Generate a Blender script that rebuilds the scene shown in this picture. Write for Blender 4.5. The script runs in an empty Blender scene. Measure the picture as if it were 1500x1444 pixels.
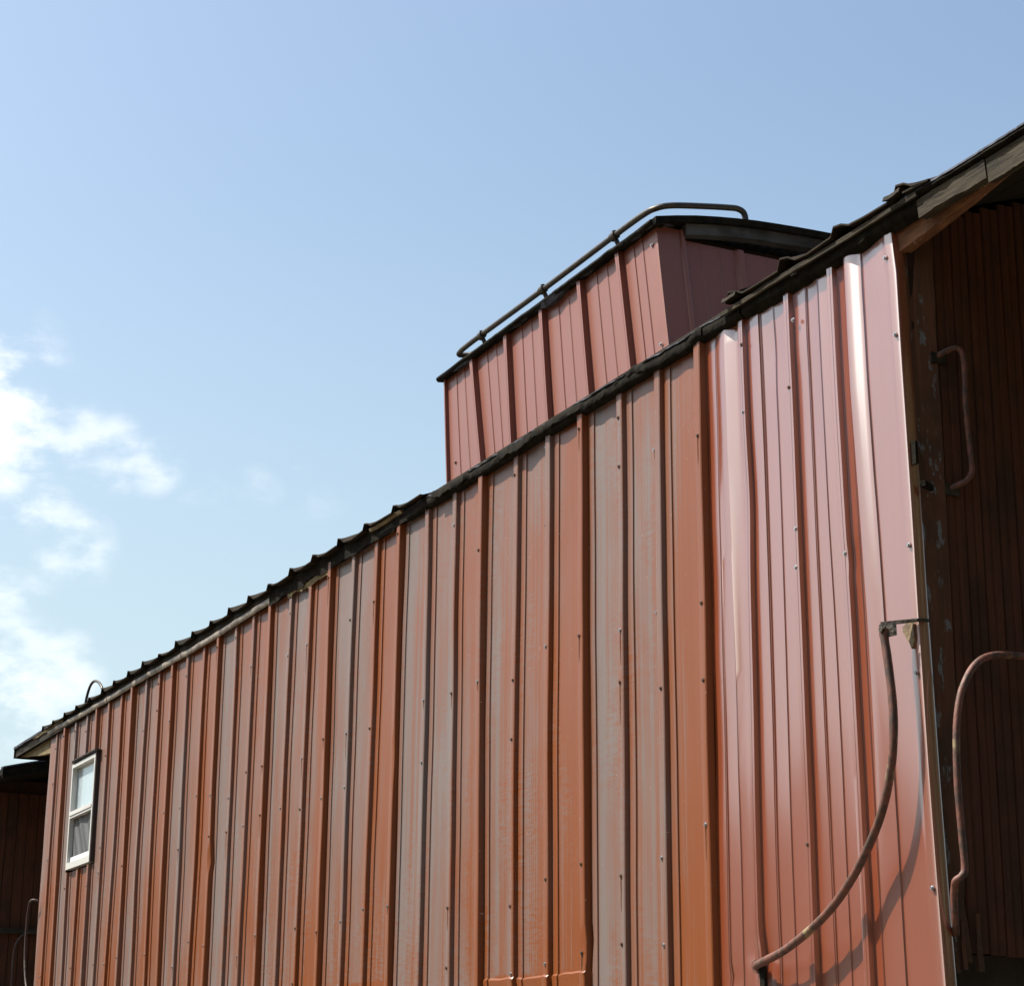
import bpy, bmesh, math, random
from mathutils import Vector, Matrix, noise as mnoise

rnd = random.Random(7)
scene = bpy.context.scene
COL = scene.collection

# ------------------------------------------------------------------ camera
R_right = Vector((0.43405885, 0.90085013, 0.00787168))
R_up = Vector((0.24877453, -0.12825646, 0.96003204))
R_fwd = Vector((-0.86585458, 0.41475213, 0.27977942))
CAM = Vector((5.87844, -3.56511, 1.6))
cam_d = bpy.data.cameras.new('camera')
cam = bpy.data.objects.new('camera', cam_d)
COL.objects.link(cam)
cam_d.sensor_fit = 'HORIZONTAL'
cam_d.sensor_width = 36.0
cam_d.lens = 36.0 * 3009.56 / 1500.0
cam_d.clip_start = 0.05
cam_d.clip_end = 2000.0
m = Matrix((R_right, R_up, -R_fwd)).transposed().to_4x4()
m.translation = CAM
cam.matrix_world = m
scene.camera = cam

# ------------------------------------------------------------------ light, sky, exposure
SUN = Vector((-0.72, -1.0, 1.72)).normalized()        # towards the sun
SUN_EL = math.asin(SUN.z)
SUN_AZ = math.atan2(SUN.x, SUN.y)                     # clockwise from +Y
sun_d = bpy.data.lights.new('sun', 'SUN')
sun_d.energy = 5.0
sun_d.angle = math.radians(0.53)
sun_d.color = (1.0, 0.945, 0.86)
sun = bpy.data.objects.new('sun', sun_d)
COL.objects.link(sun)
sun.rotation_euler = SUN.to_track_quat('Z', 'Y').to_euler()
sun.location = (0, -5, 20)

world = bpy.data.worlds.new('World')
scene.world = world
world.use_nodes = True
wn, wl = world.node_tree.nodes, world.node_tree.links
wn.clear()


def px_dir(x, y):
    v = R_fwd + R_right * ((x - 750) / 3009.56) + R_up * (-(y - 722) / 3009.56)
    return v.normalized()


def build_sky():
    out = wn.new('ShaderNodeOutputWorld')
    bg = wn.new('ShaderNodeBackground')
    STR = 0.098
    bg.inputs['Strength'].default_value = STR
    sky = wn.new('ShaderNodeTexSky')
    sky.sky_type = 'NISHITA'
    sky.sun_disc = False
    sky.sun_elevation = SUN_EL
    sky.sun_rotation = SUN_AZ
    sky.altitude = 100.0
    sky.air_density = 1.25
    sky.dust_density = 3.6
    sky.ozone_density = 1.6
    tc = wn.new('ShaderNodeTexCoord')
    nrm = wn.new('ShaderNodeVectorMath'); nrm.operation = 'NORMALIZE'
    wl.new(tc.outputs['Generated'], nrm.inputs[0])
    D = nrm.outputs[0]

    def math_(op, a, b=None, clamp=False):
        n = wn.new('ShaderNodeMath'); n.operation = op; n.use_clamp = clamp
        for i, v in enumerate((a, b)):
            if v is None: continue
            if isinstance(v, (int, float)): n.inputs[i].default_value = v
            else: wl.new(v, n.inputs[i])
        return n.outputs[0]

    def rng(v, a, b, c, d):
        n = wn.new('ShaderNodeMapRange'); n.interpolation_type = 'SMOOTHSTEP'
        n.inputs[1].default_value = a; n.inputs[2].default_value = b
        n.inputs[3].default_value = c; n.inputs[4].default_value = d
        wl.new(v, n.inputs[0]); return n.outputs[0]

    def noise(scale, detail, rough, zs, off):
        mp = wn.new('ShaderNodeMapping')
        mp.inputs['Scale'].default_value = (1, 1, zs)
        mp.inputs['Location'].default_value = off
        wl.new(D, mp.inputs[0])
        n = wn.new('ShaderNodeTexNoise')
        n.inputs['Scale'].default_value = scale
        n.inputs['Detail'].default_value = detail
        n.inputs['Roughness'].default_value = rough
        wl.new(mp.outputs[0], n.inputs['Vector'])
        return n.outputs[0]
    n1 = noise(16, 8, 0.58, 2.0, (0.3, 0.1, 0.7))
    n2 = noise(38, 5, 0.5, 1.5, (3.1, 1.2, 0.2))
    nn = math_('ADD', math_('MULTIPLY', n1, 0.75), math_('MULTIPLY', n2, 0.25))
    # scattered fair-weather clouds, thicker towards the horizon all round
    sep = wn.new('ShaderNodeSeparateXYZ'); wl.new(D, sep.inputs[0])
    low = rng(sep.outputs[2], 0.02, 0.50, 0.10, -0.08)
    nbig = noise(2.3, 5, 0.55, 2.2, (5.3, 2.2, 1.4))
    field = rng(math_('ADD', math_('ADD', math_('MULTIPLY', nbig, 0.6), math_('MULTIPLY', nn, 0.4)), low), 0.585, 0.76, 0.0, 0.5)
    # the cumulus bank in view, at its place in the sky
    blobs = [((-70, 600), 2.6, 0.9), ((10, 610), 1.5, 0.62), ((100, 650), 1.05, 0.5), ((160, 665), 0.95, 0.5), ((225, 680), 0.75, 0.46), ((20, 770), 1.5, 0.55), ((100, 800), 1.05, .46),
             ((372, 712), 0.55, 0.24), ((395, 720), 0.4, 0.2), ((-20, 1000), 1.9, 0.60), ((90, 985), 1.0, 0.5), ((-70, 800), 2.4, .6)]
    acc = None
    for (p, deg, amp) in blobs:
        d0 = px_dir(*p)
        dt = wn.new('ShaderNodeVectorMath'); dt.operation = 'DOT_PRODUCT'
        wl.new(D, dt.inputs[0]); dt.inputs[1].default_value = d0
        g = rng(dt.outputs['Value'], math.cos(math.radians(deg * 1.6)), 1.0, 0.0, amp)
        acc = g if acc is None else math_('MAXIMUM', acc, g)
    bank = rng(math_('MULTIPLY', acc, rng(nn, 0.39, 0.63, 0.08, 1.5)), 0.02, 0.90, 0.0, 0.56)
    cl = math_('MAXIMUM', field, bank)
    mix = wn.new('ShaderNodeMix'); mix.data_type = 'RGBA'
    wl.new(cl, mix.inputs['Factor'])
    tint = wn.new('ShaderNodeMix'); tint.data_type = 'RGBA'; tint.blend_type = 'MULTIPLY'
    tint.inputs['Factor'].default_value = 1.0
    wl.new(sky.outputs[0], tint.inputs['A']); tint.inputs['B'].default_value = (0.985, 1.015, 0.985, 1)
    # pale haze that thickens towards the horizon, the same all round
    hz = wn.new('ShaderNodeMix'); hz.data_type = 'RGBA'
    wl.new(rng(sep.outputs[2], 0.0, 0.48, 0.80, 0.0), hz.inputs['Factor'])
    wl.new(tint.outputs['Result'], hz.inputs['A'])
    hz.inputs['B'].default_value = (0.355 / STR, 0.445 / STR, 0.48 / STR, 1)
    wl.new(hz.outputs['Result'], mix.inputs['A'])
    mix.inputs['B'].default_value = (0.70 / STR, 0.705 / STR, 0.70 / STR, 1)
    wl.new(mix.outputs['Result'], bg.inputs['Color'])
    wl.new(bg.outputs[0], out.inputs[0])


build_sky()
scene.view_settings.view_transform = 'Standard'
scene.view_settings.look = 'None'
scene.view_settings.exposure = 0.96
scene.view_settings.gamma = 1.0
scene.view_settings.use_curve_mapping = False


# ------------------------------------------------------------------ material helpers
class NT:
    def __init__(self, name):
        self.m = bpy.data.materials.new(name)
        self.m.use_nodes = True
        self.n, self.l = self.m.node_tree.nodes, self.m.node_tree.links
        self.b = self.n['Principled BSDF']

    def lk(self, v, sock):
        if isinstance(v, (int, float)): sock.default_value = v
        elif isinstance(v, tuple): sock.default_value = v if len(v) == 4 or sock.type == 'VECTOR' else (*v, 1)
        else: self.l.new(v, sock)

    def math(self, op, a, b=None, clamp=False):
        n = self.n.new('ShaderNodeMath'); n.operation = op; n.use_clamp = clamp
        self.lk(a, n.inputs[0])
        if b is not None: self.lk(b, n.inputs[1])
        return n.outputs[0]

    def rng(self, v, a, b, c=0.0, d=1.0, smooth=True):
        n = self.n.new('ShaderNodeMapRange')
        n.interpolation_type = 'SMOOTHSTEP' if smooth else 'LINEAR'
        for i, k in enumerate((a, b, c, d)): n.inputs[i + 1].default_value = k
        self.lk(v, n.inputs[0]); return n.outputs[0]

    def noise(self, vec, scale=1.0, detail=4, rough=0.55, dist=0.0):
        n = self.n.new('ShaderNodeTexNoise')
        n.inputs['Scale'].default_value = scale; n.inputs['Detail'].default_value = detail
        n.inputs['Roughness'].default_value = rough; n.inputs['Distortion'].default_value = dist
        self.l.new(vec, n.inputs['Vector']); return n.outputs[0]

    def pos(self, scale=(1, 1, 1), off=None):
        g = self.n.new('ShaderNodeNewGeometry')
        mp = self.n.new('ShaderNodeMapping'); mp.inputs['Scale'].default_value = scale
        self.l.new(g.outputs['Position'], mp.inputs[0])
        if off is not None: self.l.new(off, mp.inputs['Location'])
        return mp.outputs[0]

    def rand(self):
        o = self.n.new('ShaderNodeObjectInfo'); return o.outputs['Random']

    def uv(self):
        u = self.n.new('ShaderNodeUVMap'); s = self.n.new('ShaderNodeSeparateXYZ')
        self.l.new(u.outputs[0], s.inputs[0]); return s.outputs[0], s.outputs[1]

    def mix(self, f, a, b, mode='MIX'):
        n = self.n.new('ShaderNodeMix'); n.data_type = 'RGBA'; n.blend_type = mode
        self.lk(f, n.inputs['Factor']); self.lk(a, n.inputs['A']); self.lk(b, n.inputs['B'])
        return n.outputs['Result']

    def ramp(self, v, pts):
        n = self.n.new('ShaderNodeValToRGB'); e = n.color_ramp.elements
        while len(e) < len(pts): e.new(0.5)
        for k, (p, c) in enumerate(pts):
            e[k].position = p; e[k].color = (*c, 1) if isinstance(c, tuple) else (c, c, c, 1)
        self.lk(v, n.inputs[0]); return n.outputs[0]

    def set(self, **kw):
        for k, v in kw.items():
            self.lk(v, self.b.inputs[k.replace('_', ' ')])

    def bump(self, h, strength, dist):
        n = self.n.new('ShaderNodeBump')
        n.inputs['Strength'].default_value = strength; n.inputs['Distance'].default_value = dist
        self.l.new(h, n.inputs['Height']); self.l.new(n.outputs[0], self.b.inputs['Normal'])


def comb(nt, x, y, z):
    c = nt.n.new('ShaderNodeCombineXYZ')
    nt.lk(x, c.inputs[0]); nt.lk(y, c.inputs[1]); nt.lk(z, c.inputs[2]); return c.outputs[0]


def mat_old_paint(edge_z=1.90):
    nt = NT('faded_red_sheet_paint')
    u, v = nt.uv()
    r = nt.rand()
    ro = nt.math('MULTIPLY', r, 57.0)
    fr = nt.math('FRACT', u)
    base = nt.ramp(nt.math('DIVIDE', u, 3.0), [(0.0, 0.86), (0.28, 0.78), (0.42, 0.64), (0.62, 0.50), (0.74, 0.26), (1.0, 0.10)])
    streak = nt.noise(comb(nt, nt.math('ADD', nt.math('MULTIPLY', u, 14.0), ro), nt.math('MULTIPLY', v, 0.28), ro), 1.0, 5, 0.65)
    big = nt.noise(comb(nt, nt.math('ADD', nt.math('MULTIPLY', u, 1.1), ro), nt.math('MULTIPLY', v, 0.9), ro), 1.0, 4, 0.6)
    c = nt.math('ADD', base, nt.math('MULTIPLY', nt.math('SUBTRACT', streak, 0.5), 1.7))
    c = nt.math('ADD', c, nt.math('MULTIPLY', nt.math('SUBTRACT', big, 0.5), 2.0))
    c = nt.math('ADD', c, nt.math('MULTIPLY', nt.math('SUBTRACT', r, 0.5), 0.3))
    drift = nt.noise(nt.pos((2.6, 1.0, 0.55)), 1.0, 5, 0.6)
    c = nt.math('ADD', c, nt.math('MULTIPLY', nt.math('SUBTRACT', drift, 0.5), 1.9))
    # each pan is greyest on its left and redder towards the next rib
    c = nt.math('SUBTRACT', c, nt.rng(fr, 0.25, 0.85, 0.0, 0.34, False))
    thin = nt.noise(comb(nt, nt.math('ADD', nt.math('MULTIPLY', u, 38.0), ro), nt.math('MULTIPLY', v, 0.45), ro), 1.0, 3, 0.6)
    c = nt.math('ADD', c, nt.math('MULTIPLY', nt.math('SUBTRACT', thin, 0.5), 1.5))
    # the narrow strip beside each rib kept its colour, the rib crest is scuffed
    c = nt.math('MULTIPLY', c, nt.rng(fr, 0.15, 0.19, 0.6, 1.0))
    c = nt.math('ADD', c, nt.rng(fr, 0.86, 0.875, 0.0, 0.18))
    # fine cross-hatched wear left by the sheets rubbing in transport
    hat = nt.noise(comb(nt, nt.math('ADD', nt.math('MULTIPLY', u, 5.0), nt.math('MULTIPLY', v, 9.0)), nt.math('MULTIPLY', v, 95.0), ro), 1.0, 2, 0.5)
    hmask = nt.rng(nt.noise(comb(nt, nt.math('MULTIPLY', u, 1.7), nt.math('MULTIPLY', v, 1.6), ro), 1.0, 2), 0.42, 0.62)
    c = nt.math('ADD', c, nt.math('MULTIPLY', nt.math('MULTIPLY', nt.math('SUBTRACT', hat, 0.5), 1.25), hmask))
    # below the bottom girt the paint never chalked
    edge = nt.math('ADD', edge_z, nt.math('MULTIPLY', nt.math('SUBTRACT', nt.noise(comb(nt, nt.math('MULTIPLY', u, 6.0), 0.0, ro), 1.0, 3), 0.5), 0.06))
    c = nt.math('MULTIPLY', c, nt.rng(nt.math('SUBTRACT', v, edge), -0.006, 0.012, 0.1, 1.0))
    c = nt.math('MULTIPLY', nt.math('MULTIPLY', c, 1.0, True), 0.92)
    fine = nt.noise(comb(nt, nt.math('MULTIPLY', u, 60.0), nt.math('MULTIPLY', v, 1.2), ro), 1.0, 3, 0.6)
    red = nt.mix(fine, (0.146, 0.036, 0.0060, 1), (0.182, 0.051, 0.0105, 1))
    chalk_sheen = nt.mix(fine, (0.114, 0.094, 0.086, 1), (0.150, 0.129, 0.121, 1))  # chalk grey, cooled so the colour also carries the sky's sheen
    col = nt.mix(c, red, chalk_sheen)
    # drips and dirt
    dirt = nt.noise(comb(nt, nt.math('MULTIPLY', u, 26.0), nt.math('MULTIPLY', v, 0.5), ro), 1.0, 4, 0.7)
    col = nt.mix(nt.rng(dirt, 0.60, 0.80, 0.0, 0.35), col, (0.06, 0.028, 0.014, 1))
    speck = nt.noise(comb(nt, nt.math('MULTIPLY', u, 45.0), nt.math('MULTIPLY', v, 60.0), ro), 1.0, 2, 0.6)
    col = nt.mix(nt.rng(speck, 0.735, 0.78, 0.0, 0.5), col, (0.58, 0.50, 0.44, 1))
    nt.set(Base_Color=col, Roughness=nt.math('ADD', 0.36, nt.math('MULTIPLY', c, 0.10)), IOR=1.52)
    nt.bump(nt.math('ADD', nt.math('MULTIPLY', hat, 0.25), fine), 0.10, 0.004)
    return nt.m


def mat_new_paint(name='glossy_red_sheet_paint', c1=(0.172, 0.033, 0.0075), c2=(0.208, 0.044, 0.011), rough=0.17, cior=2.55, bior=1.95, aniso=0.88):
    nt = NT(name)
    p = nt.pos((6, 6, 0.8))
    n = nt.noise(p, 1.0, 4, 0.6)
    f = nt.noise(nt.pos((70, 70, 3)), 1.0, 3, 0.6)
    col = nt.mix(n, (*c1, 1), (*c2, 1))
    dust = nt.noise(nt.pos((22, 22, 1.3)), 1.0, 5, 0.7)
    col = nt.mix(nt.rng(dust, 0.52, 0.80, 0.0, 0.25), col, (0.15, 0.09, 0.06, 1))
    nt.set(Base_Color=col, Roughness=nt.math('ADD', rough + .24, nt.math('MULTIPLY', f, 0.12)), IOR=bior,
           Coat_Weight=1.0, Coat_Roughness=rough, Coat_IOR=cior, Anisotropic=aniso, Anisotropic_Rotation=0.25)
    tg = nt.n.new('ShaderNodeTangent'); tg.direction_type = 'UV_MAP'; tg.uv_map = 'UVMap'
    nt.l.new(tg.outputs[0], nt.b.inputs['Tangent'])
    nt.bump(f, 0.03, 0.003)
    return nt.m


def mat_wood(name, a, b, cpt, scale=(30, 30, 1.4), pe=0.0, pc=(0.3, 0.32, 0.34), rough=0.8, bump=0.5, spec=0.2):
    nt = NT(name)
    r = nt.math('MULTIPLY', nt.rand(), 31.0)
    off = comb(nt, r, r, r)
    g = nt.noise(nt.pos(scale, off), 1.0, 6, 0.65, 0.3)
    w = nt.noise(nt.pos((3.5, 3.5, 3.5), off), 1.0, 4, 0.6)
    col = nt.mix(nt.rng(g, 0.3, 0.7), (*a, 1), (*b, 1))
    col = nt.mix(nt.rng(w, 0.45, 0.7, 0, 0.7), col, (*cpt, 1))
    if pe:
        fl = nt.noise(nt.pos((26, 26, 9), off), 1.0, 6, 0.7)
        col = nt.mix(nt.rng(fl, pe, pe + 0.05), col, (*pc, 1))
    nt.set(Base_Color=col, Roughness=rough, Specular_IOR_Level=spec)
    nt.bump(g, bump, 0.006)
    return nt.m


def mat_plain(name, c, rough=0.5, metal=0.0, var=0.25, sc=18, bump=0.0, c2=None, spec=0.5):
    nt = NT(name)
    n = nt.noise(nt.pos((sc, sc, sc)), 1.0, 5, 0.62)
    d = c2 or tuple(k * (1 - var) for k in c)
    nt.set(Base_Color=nt.mix(nt.rng(n, 0.35, 0.65), (*c, 1), (*d, 1)), Roughness=rough, Metallic=metal, Specular_IOR_Level=spec)
    if bump: nt.bump(n, bump, 0.01)
    return nt.m


def mat_rust(name, red, rust, pale, pth=0.66):
    nt = NT(name)
    n = nt.noise(nt.pos((38, 38, 22)), 1.0, 6, 0.68)
    k = nt.noise(nt.pos((9, 9, 9)), 1.0, 3, 0.5)
    col = nt.mix(nt.rng(n, 0.42, 0.60), (*red, 1), (*rust, 1))
    col = nt.mix(nt.rng(k, pth, pth + 0.06), col, (*pale, 1))
    nt.set(Base_Color=col, Roughness=0.62)
    nt.bump(n, 0.6, 0.004)
    return nt.m


M_OLD = mat_old_paint()
M_OLD_LOW = mat_old_paint(2.035)
M_OLD_LOW2 = mat_old_paint(2.075)
M_NEW = mat_new_paint()
M_CUP = mat_new_paint('satin_red_sheet_paint', (0.158, 0.042, 0.022), (0.182, 0.051, 0.028), 0.30, 1.3, 1.45, 0.0)
M_CORE = mat_wood('dark_core_wood', (0.03, 0.014, 0.008), (0.02, 0.01, 0.006), (0.012, 0.008, 0.005))
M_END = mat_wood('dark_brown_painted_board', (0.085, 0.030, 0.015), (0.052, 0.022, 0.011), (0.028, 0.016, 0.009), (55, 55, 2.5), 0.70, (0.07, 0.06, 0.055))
M_POST = mat_wood('peeling_corner_post_paint', (0.105, 0.045, 0.024), (0.066, 0.034, 0.019), (0.036, 0.024, 0.014), (45, 45, 3), 0.57, (0.12, 0.125, 0.125))
M_GREY = mat_wood('weathered_fascia_wood', (0.060, 0.048, 0.030), (0.010, 0.008, 0.005), (0.024, 0.021, 0.013), (7, 60, 70), 0.64, (0.17, 0.155, 0.12))
M_KNEE = mat_wood('worn_red_wood', (0.190, 0.085, 0.040), (0.090, 0.040, 0.020), (0.070, 0.036, 0.020), (14, 60, 60), 0.62, (0.24, 0.20, 0.16))
M_PALE = mat_wood('bare_cream_wood', (0.21, 0.165, 0.085), (0.12, 0.092, 0.048), (0.05, 0.04, 0.024), (8, 40, 40))
M_TAR = mat_plain('tar_black_felt', (0.0055, 0.005, 0.004), 0.9, 0, 0, 26, 1.0, (0.012, 0.010, 0.006), 0.08)
M_FELT = mat_plain('grey_mineral_felt', (0.070, 0.075, 0.092), 0.85, 0, 0.6, 30, 0.6, None, 0.06)
M_ROOF = mat_plain('mossy_brown_roof_sheet', (0.026, 0.017, 0.010), 0.85, 0, 0, 14, 0.5, (0.011, 0.011, 0.007), 0.12)
M_DRIP = mat_plain('pale_tin_drip_edge', (0.22, 0.185, 0.145), 0.45, 0.15, 0, 11, 0.2, (0.07, 0.05, 0.036))
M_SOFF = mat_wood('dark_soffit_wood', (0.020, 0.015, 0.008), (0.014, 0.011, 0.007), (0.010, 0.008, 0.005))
M_PIPE = mat_rust('rusty_red_pipe_paint', (0.125, 0.042, 0.026), (0.045, 0.024, 0.015), (0.20, 0.15, 0.075), 0.64)
M_PIPE2 = mat_rust('dark_rusty_pipe', (0.040, 0.017, 0.012), (0.026, 0.019, 0.015), (0.07, 0.055, 0.04), 0.66)
M_IRON = mat_plain('black_pipe_rail', (0.022, 0.022, 0.024), 0.45, 0.3, 0, 30, 0.2, (0.05, 0.038, 0.024))
M_BRKT = mat_plain('dark_oily_bracket', (0.010, 0.008, 0.005), 0.5, 0.3, 0, 50, 0.7, (0.036, 0.027, 0.012))
M_SCREW = mat_plain('zinc_screw', (0.45, 0.45, 0.46), 0.3, 0.85, 0.4, 60)
M_RUN = mat_plain('rust_stain', (0.055, 0.020, 0.008), 0.8, 0, 0, 40, 0, (0.10, 0.04, 0.014), 0.1)
M_SCREWD = mat_plain('rusted_screw', (0.10, 0.055, 0.035), 0.6, 0.3, 0.4, 60)
M_WHITE = mat_plain('white_vinyl', (0.46, 0.455, 0.43), 0.35, 0, 0.06, 12)
M_WPALE = mat_plain('pale_pane_sky_and_screen_rail', (0.62, 0.66, 0.68), 0.7, 0, 0.08, 4)  # pale tone painted as sky reflection in the pane; also the screen rail
M_WDARK = mat_plain('dark_window_parts_and_shade', (0.024, 0.016, 0.012), 0.55, 0, 0.35, 25)
M_PUTTY = mat_plain('yellowed_putty', (0.19, 0.14, 0.07), 0.6, 0, 0, 40, 0.6, (0.09, 0.055, 0.03))
M_STEEL = mat_plain('rusty_running_gear', (0.035, 0.026, 0.020), 0.7, 0.2, 0.5, 9, 0.4)


def mat_screen():
    nt = NT('insect_screen_mesh')
    w = nt.n.new('ShaderNodeTexWave'); w.wave_type = 'BANDS'; w.bands_direction = 'X'
    w.inputs['Scale'].default_value = 1.0; w.inputs['Distortion'].default_value = 2.2; w.inputs['Detail'].default_value = 2
    mp = nt.n.new('ShaderNodeMapping'); mp.inputs['Rotation'].default_value = (0, math.radians(38), 0); mp.inputs['Scale'].default_value = (2.8, 1, 2.8)
    g = nt.n.new('ShaderNodeNewGeometry'); nt.l.new(g.outputs['Position'], mp.inputs[0]); nt.l.new(mp.outputs[0], w.inputs['Vector'])
    nt.set(Base_Color=nt.mix(w.outputs[1], (0.040, 0.042, 0.045, 1), (0.085, 0.088, 0.092, 1)), Roughness=0.6)  # wave bands paint the sagging screen's reflections into its colour
    return nt.m


def mat_glass():
    nt = NT('window_glass')
    nt.set(Base_Color=(0.9, 0.95, 0.97), Roughness=0.02, IOR=1.5)
    gl = nt.n.new('ShaderNodeBsdfGlossy'); gl.inputs['Roughness'].default_value = 0.02
    tr = nt.n.new('ShaderNodeBsdfTransparent'); tr.inputs[0].default_value = (0.93, 0.96, 0.97, 1)
    lw = nt.n.new('ShaderNodeLayerWeight')
    fr_ = nt.math('ADD', 0.05, nt.math('MULTIPLY', nt.math('POWER', lw.outputs['Facing'], 5.0), 0.9))
    mx = nt.n.new('ShaderNodeMixShader')
    nt.l.new(fr_, mx.inputs[0]); nt.l.new(tr.outputs[0], mx.inputs[1]); nt.l.new(gl.outputs[0], mx.inputs[2])
    nt.l.new(mx.outputs[0], nt.n['Material Output'].inputs[0])
    return nt.m


def mat_ground(name, cols, sc):
    nt = NT(name)
    a = nt.noise(nt.pos((sc, sc, sc)), 1.0, 6, 0.6)
    b = nt.noise(nt.pos((0.25, 0.25, 0.25)), 1.0, 4, 0.6)
    col = nt.mix(nt.rng(a, 0.35, 0.65), (*cols[0], 1), (*cols[1], 1))
    col = nt.mix(nt.rng(b, 0.4, 0.65), col, (*cols[2], 1))
    nt.set(Base_Color=col, Roughness=0.9)
    nt.bump(a, 0.8, 0.05)
    return nt.m


M_SCREEN = mat_screen()
M_GLASS = mat_glass()
M_GROUND = mat_ground('dry_grass_ground', ((0.09, 0.082, 0.04), (0.14, 0.105, 0.062), (0.16, 0.115, 0.075)), 3.0)
M_BALLAST = mat_ground('grey_brown_ballast', ((0.10, 0.085, 0.07), (0.19, 0.165, 0.14), (0.13, 0.10, 0.075)), 22.0)
M_TIE = mat_wood('creosote_tie_wood', (0.05, 0.04, 0.03), (0.03, 0.025, 0.02), (0.07, 0.06, 0.05), (3, 30, 30))
M_RAILST = mat_plain('rail_steel', (0.12, 0.07, 0.045), 0.6, 0.5, 0.3, 12)
M_LEAF = mat_plain('dark_tree_leaves', (0.050, 0.075, 0.025), 0.6, 0, 0, 2.0, 0, (0.085, 0.095, 0.035))


# ------------------------------------------------------------------ mesh helpers
class MB:
    def __init__(self):
        self.v, self.f, self.uv = [], [], {}

    def add(self, vs, fs):
        o = len(self.v)
        self.v += [tuple(p) for p in vs]
        self.f += [tuple(i + o for i in q) for q in fs]
        return o

    def box(self, x0, x1, y0, y1, z0, z1):
        vs = [(x0, y0, z0), (x1, y0, z0), (x1, y1, z0), (x0, y1, z0), (x0, y0, z1), (x1, y0, z1), (x1, y1, z1), (x0, y1, z1)]
        self.add(vs, [(0, 3, 2, 1), (4, 5, 6, 7), (0, 1, 5, 4), (1, 2, 6, 5), (2, 3, 7, 6), (3, 0, 4, 7)])
        return self

    def sweep(self, secs, closed=True, caps=True):
        """secs: list of cross-sections (lists of points, equal length)."""
        n = len(secs[0]); o = len(self.v)
        for s in secs: self.v += [tuple(p) for p in s]
        for i in range(len(secs) - 1):
            for j in range(n if closed else n - 1):
                k = (j + 1) % n
                self.f.append((o + i * n + j, o + i * n + k, o + (i + 1) * n + k, o + (i + 1) * n + j))
        if caps and closed:
            self.f.append(tuple(o + j for j in reversed(range(n))))
            self.f.append(tuple(o + (len(secs) - 1) * n + j for j in range(n)))
        return self

    def tube(self, pts, r, n=10, sub=5, jit=0.0):
        P = spline([Vector(p) for p in pts], sub)
        secs = []
        t0 = (P[1] - P[0]).normalized()
        up = Vector((0, 0, 1)) if abs(t0.z) < 0.9 else Vector((1, 0, 0))
        a = t0.cross(up).normalized()
        for i, p in enumerate(P):
            t = (P[min(i + 1, len(P) - 1)] - P[max(i - 1, 0)]).normalized()
            a = (a - t * a.dot(t)).normalized(); b = t.cross(a)
            rr = r * (1 + jit * mnoise.noise(p * 30))
            secs.append([p + a * math.cos(k * math.tau / n) * rr + b * math.sin(k * math.tau / n) * rr for k in range(n)])
        return self.sweep(secs)

    def build(self, name, mat, parent=None, smooth=False, angle=35, loc=None):
        me = bpy.data.meshes.new(name)
        me.from_pydata(self.v, [], self.f)
        bm = bmesh.new(); bm.from_mesh(me)
        if not self.uv: bmesh.ops.recalc_face_normals(bm, faces=bm.faces)
        bm.to_mesh(me); bm.free()
        if self.uv:
            ul = me.uv_layers.new(name='UVMap')
            for lp in me.loops: ul.data[lp.index].uv = self.uv[lp.vertex_index]
        me.materials.append(mat)
        if smooth:
            for p in me.polygons: p.use_smooth = True
            me.set_sharp_from_angle(angle=math.radians(angle))
        return link(name, me, parent, loc)


def link(name, me, parent=None, loc=None):
    o = bpy.data.objects.new(name, me)
    COL.objects.link(o)
    base = Vector(loc) if loc else Vector((0, 0, 0))
    if parent is not None:
        o.parent = parent
        w = Vector((0, 0, 0)); q = parent
        while q is not None: w = w + q.location; q = q.parent
        base = base - w
    o.location = base
    return o


def spline(P, sub):
    if sub <= 1 or len(P) < 3: return P
    out = []
    for i in range(len(P) - 1):
        p0, p1, p2, p3 = P[max(i - 1, 0)], P[i], P[i + 1], P[min(i + 2, len(P) - 1)]
        for k in range(sub):
            t = k / sub
            out.append(0.5 * ((2 * p1) + (p2 - p0) * t + (2 * p0 - 5 * p1 + 4 * p2 - p3) * t * t + (3 * p1 - p0 - 3 * p2 + p3) * t ** 3))
    out.append(P[-1])
    return out


def thing(name, label, cat, loc):
    o = bpy.data.objects.new(name, None)
    COL.objects.link(o); o.location = loc; o.empty_display_size = 0.3
    o['label'] = label; o['category'] = cat
    return o


def lerp(a, b, t): return a + (b - a) * t


def nz(x, y=0.0, z=0.0): return mnoise.noise(Vector((x, y, z)))


# ------------------------------------------------------------------ the setting
g = MB()
S = 900
g.add([(-S, -S, 0), (S, -S, 0), (S, S, 0), (-S, S, 0)], [(0, 1, 2, 3)])
o = g.build('ground', M_GROUND); o['kind'] = 'structure'

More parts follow.
